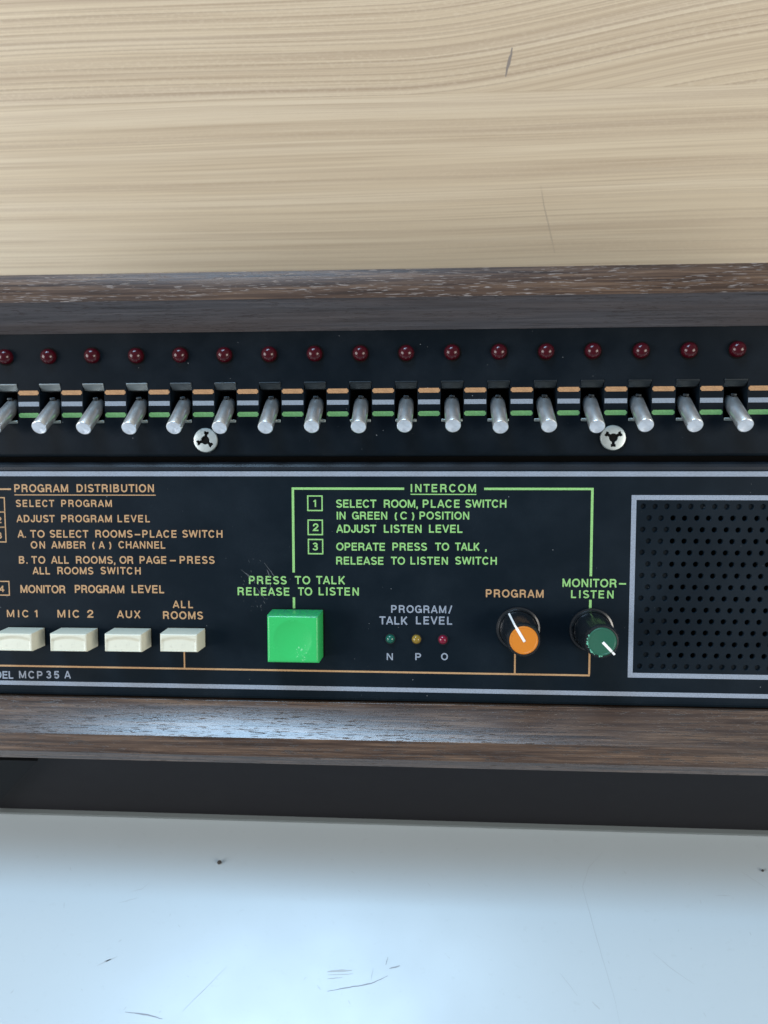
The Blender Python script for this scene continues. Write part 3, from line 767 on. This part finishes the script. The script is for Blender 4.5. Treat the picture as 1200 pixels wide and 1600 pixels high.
LINES = [
    ('amber', [('PROGRAM', -131.86, -113.23, -45.02, 2.65), ('DISTRIBUTION', -110.29, -83.86, -44.97, 2.64)]),
    ('amber', [('SELECT', -131.53, -118.19, -49.98, 2.37), ('PROGRAM', -115.75, -98.34, -49.93, 2.36)]),
    ('amber', [('ADJUST', -131.50, -118.21, -55.17, 2.45), ('PROGRAM', -115.92, -98.48, -55.09, 2.44), ('LEVEL', -96.50, -85.48, -55.02, 2.43)]),
    ('amber', [('A.', -131.32, -128.41, -60.40, 2.54), ('TO', -126.85, -121.87, -60.37, 2.53), ('SELECT', -120.09, -106.71, -60.31, 2.53), ('ROOMS', -104.28, -91.51, -60.22, 2.52), ('-', -90.78, -88.88, -60.18, 2.51), ('PLACE', -88.15, -76.51, -60.14, 2.51), ('SWITCH', -74.55, -60.97, -60.05, 2.50)]),
    ('amber', [('ON', -126.83, -121.85, -64.07, 2.46), ('AMBER', -119.69, -107.78, -64.00, 2.46), ('(', -105.49, -104.75, -63.94, 2.45), ('A', -103.28, -101.15, -63.92, 2.45), (')', -99.68, -98.79, -63.90, 2.45), ('CHANNEL', -96.44, -80.44, -63.83, 2.44)]),
    ('amber', [('B.', -131.12, -128.13, -69.26, 2.55), ('TO', -126.79, -121.95, -69.22, 2.54), ('ALL', -119.94, -113.78, -69.16, 2.54), ('ROOMS,', -111.26, -97.68, -69.07, 2.53), ('OR', -96.21, -91.52, -68.99, 2.53), ('PAGE', -89.32, -80.19, -68.92, 2.52), ('-', -78.95, -76.91, -68.86, 2.52), ('PRESS', -75.60, -63.78, -68.80, 2.51)]),
    ('amber', [('ALL', -126.54, -120.43, -72.86, 2.48), ('ROOMS', -117.83, -105.38, -72.75, 2.47), ('SWITCH', -102.87, -89.04, -72.62, 2.46)]),
    ('amber', [('MONITOR', -130.97, -115.28, -79.28, 2.70), ('PROGRAM', -111.94, -94.86, -79.07, 2.69), ('LEVEL', -92.28, -81.14, -78.90, 2.68)]),
    ('amber', [('MIC', -136.08, -128.27, -87.67, 2.50), ('1', -126.39, -125.19, -87.59, 2.50), ('MIC', -118.32, -110.49, -87.60, 2.64), ('2', -108.04, -105.66, -87.50, 2.63), ('AUX', -97.67, -89.41, -87.49, 2.55)]),
    ('amber', [('ALL', -78.32, -71.39, -83.85, 2.46)]),
    ('amber', [('ROOMS', -81.70, -68.04, -87.62, 2.61)]),
    ('amber', [('2', -138.52, -136.73, -55.51, 2.17)]),
    ('amber', [('3', -138.58, -136.78, -60.81, 2.18)]),
    ('amber', [('4', -138.61, -136.58, -79.06, 2.20)]),
    ('amber', [('1', -138.18, -137.43, -50.45, 2.17)]),
    ('silver', [('MODEL', -146.39, -134.62, -109.07, 2.61), ('MCP', -132.57, -124.27, -108.86, 2.60), ('35', -122.99, -118.41, -108.72, 2.60), ('A', -116.60, -114.28, -108.63, 2.60)]),
    ('green', [('INTERCOM', 1.55, 22.66, -44.77, 2.61)]),
    ('green', [('SELECT', -22.95, -9.67, -49.91, 2.63), ('ROOM,', -7.21, 3.85, -49.87, 2.62), ('PLACE', 5.48, 17.43, -49.83, 2.61), ('SWITCH', 19.22, 32.45, -49.78, 2.60)]),
    ('green', [('IN', -22.72, -19.83, -53.81, 2.56), ('GREEN', -17.68, -6.14, -53.77, 2.55), ('(', -3.76, -2.94, -53.73, 2.55), ('C', -1.88, 0.58, -53.72, 2.55), (')', 1.97, 2.79, -53.71, 2.54), ('POSITION', 4.43, 20.54, -53.67, 2.54)]),
    ('green', [('ADJUST', -22.92, -9.77, -58.16, 2.64), ('LISTEN', -7.22, 5.09, -58.09, 2.63), ('LEVEL', 7.54, 18.37, -58.01, 2.62)]),
    ('green', [('OPERATE', -22.95, -6.89, -64.04, 2.57), ('PRESS', -4.42, 6.90, -63.93, 2.56), ('TO', 9.52, 14.09, -63.86, 2.55), ('TALK', 16.05, 24.02, -63.80, 2.55), (',', 25.72, 26.37, -63.76, 2.54)]),
    ('green', [('RELEASE', -22.98, -7.39, -68.69, 2.58), ('TO', -4.92, -0.31, -68.59, 2.57), ('LISTEN', 1.50, 13.71, -68.51, 2.56), ('SWITCH', 16.07, 29.57, -68.39, 2.55)]),
    ('green', [('PRESS', -52.24, -39.59, -75.48, 2.69), ('TO', -36.82, -31.70, -75.37, 2.68), ('TALK', -29.69, -20.01, -75.28, 2.68)]),
    ('green', [('RELEASE', -56.11, -38.70, -79.29, 2.70), ('TO', -35.84, -31.06, -79.14, 2.69), ('LISTEN', -28.89, -15.54, -79.02, 2.68)]),
    ('green', [('1', -30.49, -29.50, -49.71, 2.39)]),
    ('green', [('2', -30.64, -28.81, -57.65, 2.49)]),
    ('green', [('3', -30.86, -29.02, -64.05, 2.50)]),
    ('silver', [('PROGRAM/', -4.84, 15.18, -84.57, 2.50)]),
    ('silver', [('TALK', -8.75, 0.62, -88.54, 2.68), ('LEVEL', 3.34, 15.20, -88.36, 2.67)]),
    ('silver', [('N', -6.35, -4.27, -100.51, 2.36), ('P', 3.12, 5.02, -100.36, 2.36), ('O', 11.63, 13.86, -100.22, 2.35)]),
    ('amber', [('PROGRAM', 26.15, 44.78, -79.09, 2.59)]),
    ('green', [('MONITOR', 50.79, 68.00, -75.47, 2.72), ('-', 68.78, 71.04, -75.36, 2.72)]),
    ('green', [('LISTEN', 53.60, 67.14, -79.07, 2.57)]),
]
for colr, words in LINES:
    V, F = [], []
    for (t, x0, x1, base, cap) in words:
        word_strokes(t, x0, x1, base, cap, V, F)
    from_py('lettering', V, F, M[colr], panel)

# ---- cream push buttons
def scoop_box(name, hw, hh, h, m, dish, parent, bev=0.45, nx=28, ny=20, taper=0.25):
    """a key with a hollow in its front face"""
    bm = bmesh.new()
    g = []
    ix, iy = hw - bev, hh - bev
    for j in range(ny + 1):
        row = []
        for i in range(nx + 1):
            x = -ix + 2 * ix * i / nx; y = -iy + 2 * iy * j / ny
            row.append(bm.verts.new((x, y, h - dish(x, y))))
        g.append(row)
    for j in range(ny):
        for i in range(nx):
            bm.faces.new((g[j][i], g[j][i + 1], g[j + 1][i + 1], g[j + 1][i]))
    per = [g[0][i] for i in range(nx + 1)] + [g[j][nx] for j in range(1, ny + 1)] + [g[ny][i] for i in range(nx - 1, -1, -1)] + [g[j][0] for j in range(ny - 1, 0, -1)]
    prev = per
    for (e, z) in ((bev * 0.35, h - bev * 0.12), (bev * 0.75, h - bev * 0.45), (bev, h - bev), (bev + taper, 0.0)):
        ring = []
        for v in per:
            sx = 1 if v.co.x > 0 else -1; sy = 1 if v.co.y > 0 else -1
            ex = e if abs(abs(v.co.x) - ix) < 1e-6 else 0; ey = e if abs(abs(v.co.y) - iy) < 1e-6 else 0
            ring.append(bm.verts.new((v.co.x + sx * ex, v.co.y + sy * ey, z)))
        n_ = len(per)
        for i in range(n_):
            bm.faces.new((prev[i], prev[(i + 1) % n_], ring[(i + 1) % n_], ring[i]))
        prev = ring
    return finish(bm, name, m, parent, True, 38)
def mic_dish(x, y):
    # cylindrical hollow whose upper border bows
    t = (2.15 - 0.9 * (x / 5.75) ** 2 - y) / 4.6             # 0 at the bowed upper border
    e = 1 - (abs(x) / 5.75) ** 6
    if t <= 0 or e <= 0: return 0.0
    return 0.6 * min(1.0, t * 5) * min(1.0, e * 3) * (1.0 - 0.55 * min(t, 1.0))
mic = scoop_box('push_button', 6.2, 2.95, 8.4, M['ivory'], mic_dish, con, 0.4, 40, 26, 0.12)
for k, (cx, cy) in enumerate(((-129.3, -94.25), (-110.75, -94.15), (-92.3, -94.0), (-73.75, -93.75))):
    o = mic if k == 0 else dup(mic)
    place(o, cx, cy, 0.02, (0, 0, R(rnd.uniform(-0.4, 0.2))))
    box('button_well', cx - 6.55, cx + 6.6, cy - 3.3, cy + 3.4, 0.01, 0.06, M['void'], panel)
# extra keys left of the frame, same row
# ---- green press-to-talk key
def talk_dish(x, y):
    d = math.hypot(x, y) / 6.3
    return 0.75 * (1 - d * d) if d < 1 else 0.0
talk = scoop_box('talk_button', 8.35, 7.7, 9.4, M['green_button'], talk_dish, con, 0.75, 56, 56, 0.15)
place(talk, -36.0, -91.75, 0.02)
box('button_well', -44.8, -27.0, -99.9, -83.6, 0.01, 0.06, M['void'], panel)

# ---- level lamps
sd = [(1.5, 0.0), (1.5, 0.25)] + [(1.5 * math.cos(R(t)), 0.25 + 1.35 * math.sin(R(t))) for t in range(10, 82, 8)] + [(0, 1.6)]
for cx, mt in ((-5.15, 'small_green_lens'), (3.5, 'small_yellow_lens'), (12.2, 'small_red_lens')):
    o = lathe('level_lamp', [(0, -0.1)] + sd, M[mt], con, 28, 60); place(o, cx, -93.3, 0)
    e = lathe('lamp_rim', [(1.52, 0.0), (1.8, 0.0), (1.8, 0.2), (1.52, 0.2)], M['black_plastic'], o, 28)

# ---- knobs
def knob(cx, cy, mt, ang, chips=False):
    kn = bpy.data.objects.new('control_knob', None); col.objects.link(kn); kn.parent = con; place(kn, cx, cy, 0)
    lathe('skirt', [(0, 0), (7.0, 0.02), (7.15, 0.4), (7.05, 1.0), (6.5, 1.15), (6.35, 1.9), (6.2, 2.1)], M['knob_black'], kn, 64, 35)
    fl = lambda a, h: 1.0 - (0.028 if (a % 4 == 0) else 0.0)
    lathe('grip', [(6.05, 2.0), (5.95, 3.0), (5.35, 15.4), (5.15, 16.3), (4.9, 16.7), (4.45, 16.75), (4.4, 16.4)], M['knob_black'], kn, 96, 40,
          mod=lambda a, h: 1.0 - (0.02 * max(0, math.cos(2 * math.pi * a / 96 * 12)) ** 2 if 2.5 < h < 16 else 0.0))
    cap = lathe('knob_cap', [(4.38, 16.2), (4.36, 16.8), (4.15, 17.05), (3.85, 17.06), (3.75, 16.98), (1.5, 16.9), (0, 16.88)], M[mt], kn, 64, 35)
    # pointer: bar on the cap, strip down the side of the grip
    rot = Matrix.Rotation(R(ang), 4, 'Z')
    return kn, cap
def pointer(kn, ang, r0, r1, side):
    bm = bmesh.new()
    add_box(bm, r0, r1, -0.42, 0.42, 16.8, 17.12, 0.12, 2)
    o = finish(bm, 'pointer', M['white_pointer'], kn, True, 50); o.rotation_euler = (0, 0, R(ang))
    if side:
        bm = bmesh.new()
        pts = [(5.42, 16.1), (5.62, 16.0), (6.25, 2.6), (6.05, 2.6)]
        A = [bm.verts.new((x, -0.30, z)) for x, z in pts]; B = [bm.verts.new((x, 0.30, z)) for x, z in pts]
        for i in range(4): bm.faces.new((A[i], A[(i + 1) % 4], B[(i + 1) % 4], B[i]))
        bm.faces.new(A); bm.faces.new(B)
        add_box(bm, 4.4, 5.45, -0.30, 0.30, 16.35, 16.98)
        o = finish(bm, 'pointer', M['white_pointer'], kn); o.rotation_euler = (0, 0, R(ang))
kn1, cap1 = knob(36.6, -89.2, 'orange_cap', 0); pointer(kn1, 121, -0.5, 4.45, True)
kn2, cap2 = knob(60.15, -89.3, 'dark_green_cap', 0); pointer(kn2, -46, 0.2, 4.2, True)
# flaked left rim of the dark green cap
bm = bmesh.new()
for k in range(22):
    a = R(rnd.uniform(150, 270)); r_ = rnd.gauss(4.35, 0.13); sz = rnd.uniform(0.14, 0.36)
    res = bmesh.ops.create_icosphere(bm, subdivisions=1, radius=sz)
    for v in res['verts']:
        v.co = Vector((v.co.x * rnd.uniform(.6, 1.4) + r_ * math.cos(a), v.co.y * rnd.uniform(.6, 1.4) + r_ * math.sin(a), v.co.z * 0.35 + 16.88))
fl_ = finish(bm, 'flaked_edge', M['chip_green'], kn2); fl_['kind'] = 'stuff'

# dusty scratches on the panel, upper left of the green key
V, F = [], []
def mark(pts, wd):
    global V, F
    o = ribbon('tmp', densify(pts, 5, 0.08), wd, PZ + 0.015, None, None)
    b = len(V); V += [tuple(c_ / MM for c_ in v.co) for v in o.data.vertices]; F += [tuple(b + i for i in p.vertices) for p in o.data.polygons]
    me = o.data; bpy.data.objects.remove(o); bpy.data.meshes.remove(me)
mark([(-46.9, -68.4), (-44.2, -72.2), (-43, -74)], 0.22); mark([(-46.1, -70.6), (-45.0, -73.4)], 0.35); mark([(-54.8, -70.6), (-51.2, -74.0)], 0.2)
mark([(-53.0, -72.0), (-52.0, -73.2)], 0.5); mark([(-50, -76.5), (-47.2, -80.1)], 0.18); mark([(-45.6, -74.8), (-44.4, -77.6)], 0.18)
for k in range(46):
    x, y = rnd.gauss(-48.5, 3.2), rnd.gauss(-76, 4.5); a = rnd.gauss(-1.0, 0.4); L = rnd.uniform(0.2, 1.1)
    mark([(x, y), (x + math.cos(a) * L, y + math.sin(a) * L)], rnd.uniform(0.08, 0.2))
o = from_py('dusty_scratch', V, F, M['dust_scratch'], panel); o['kind'] = 'stuff'
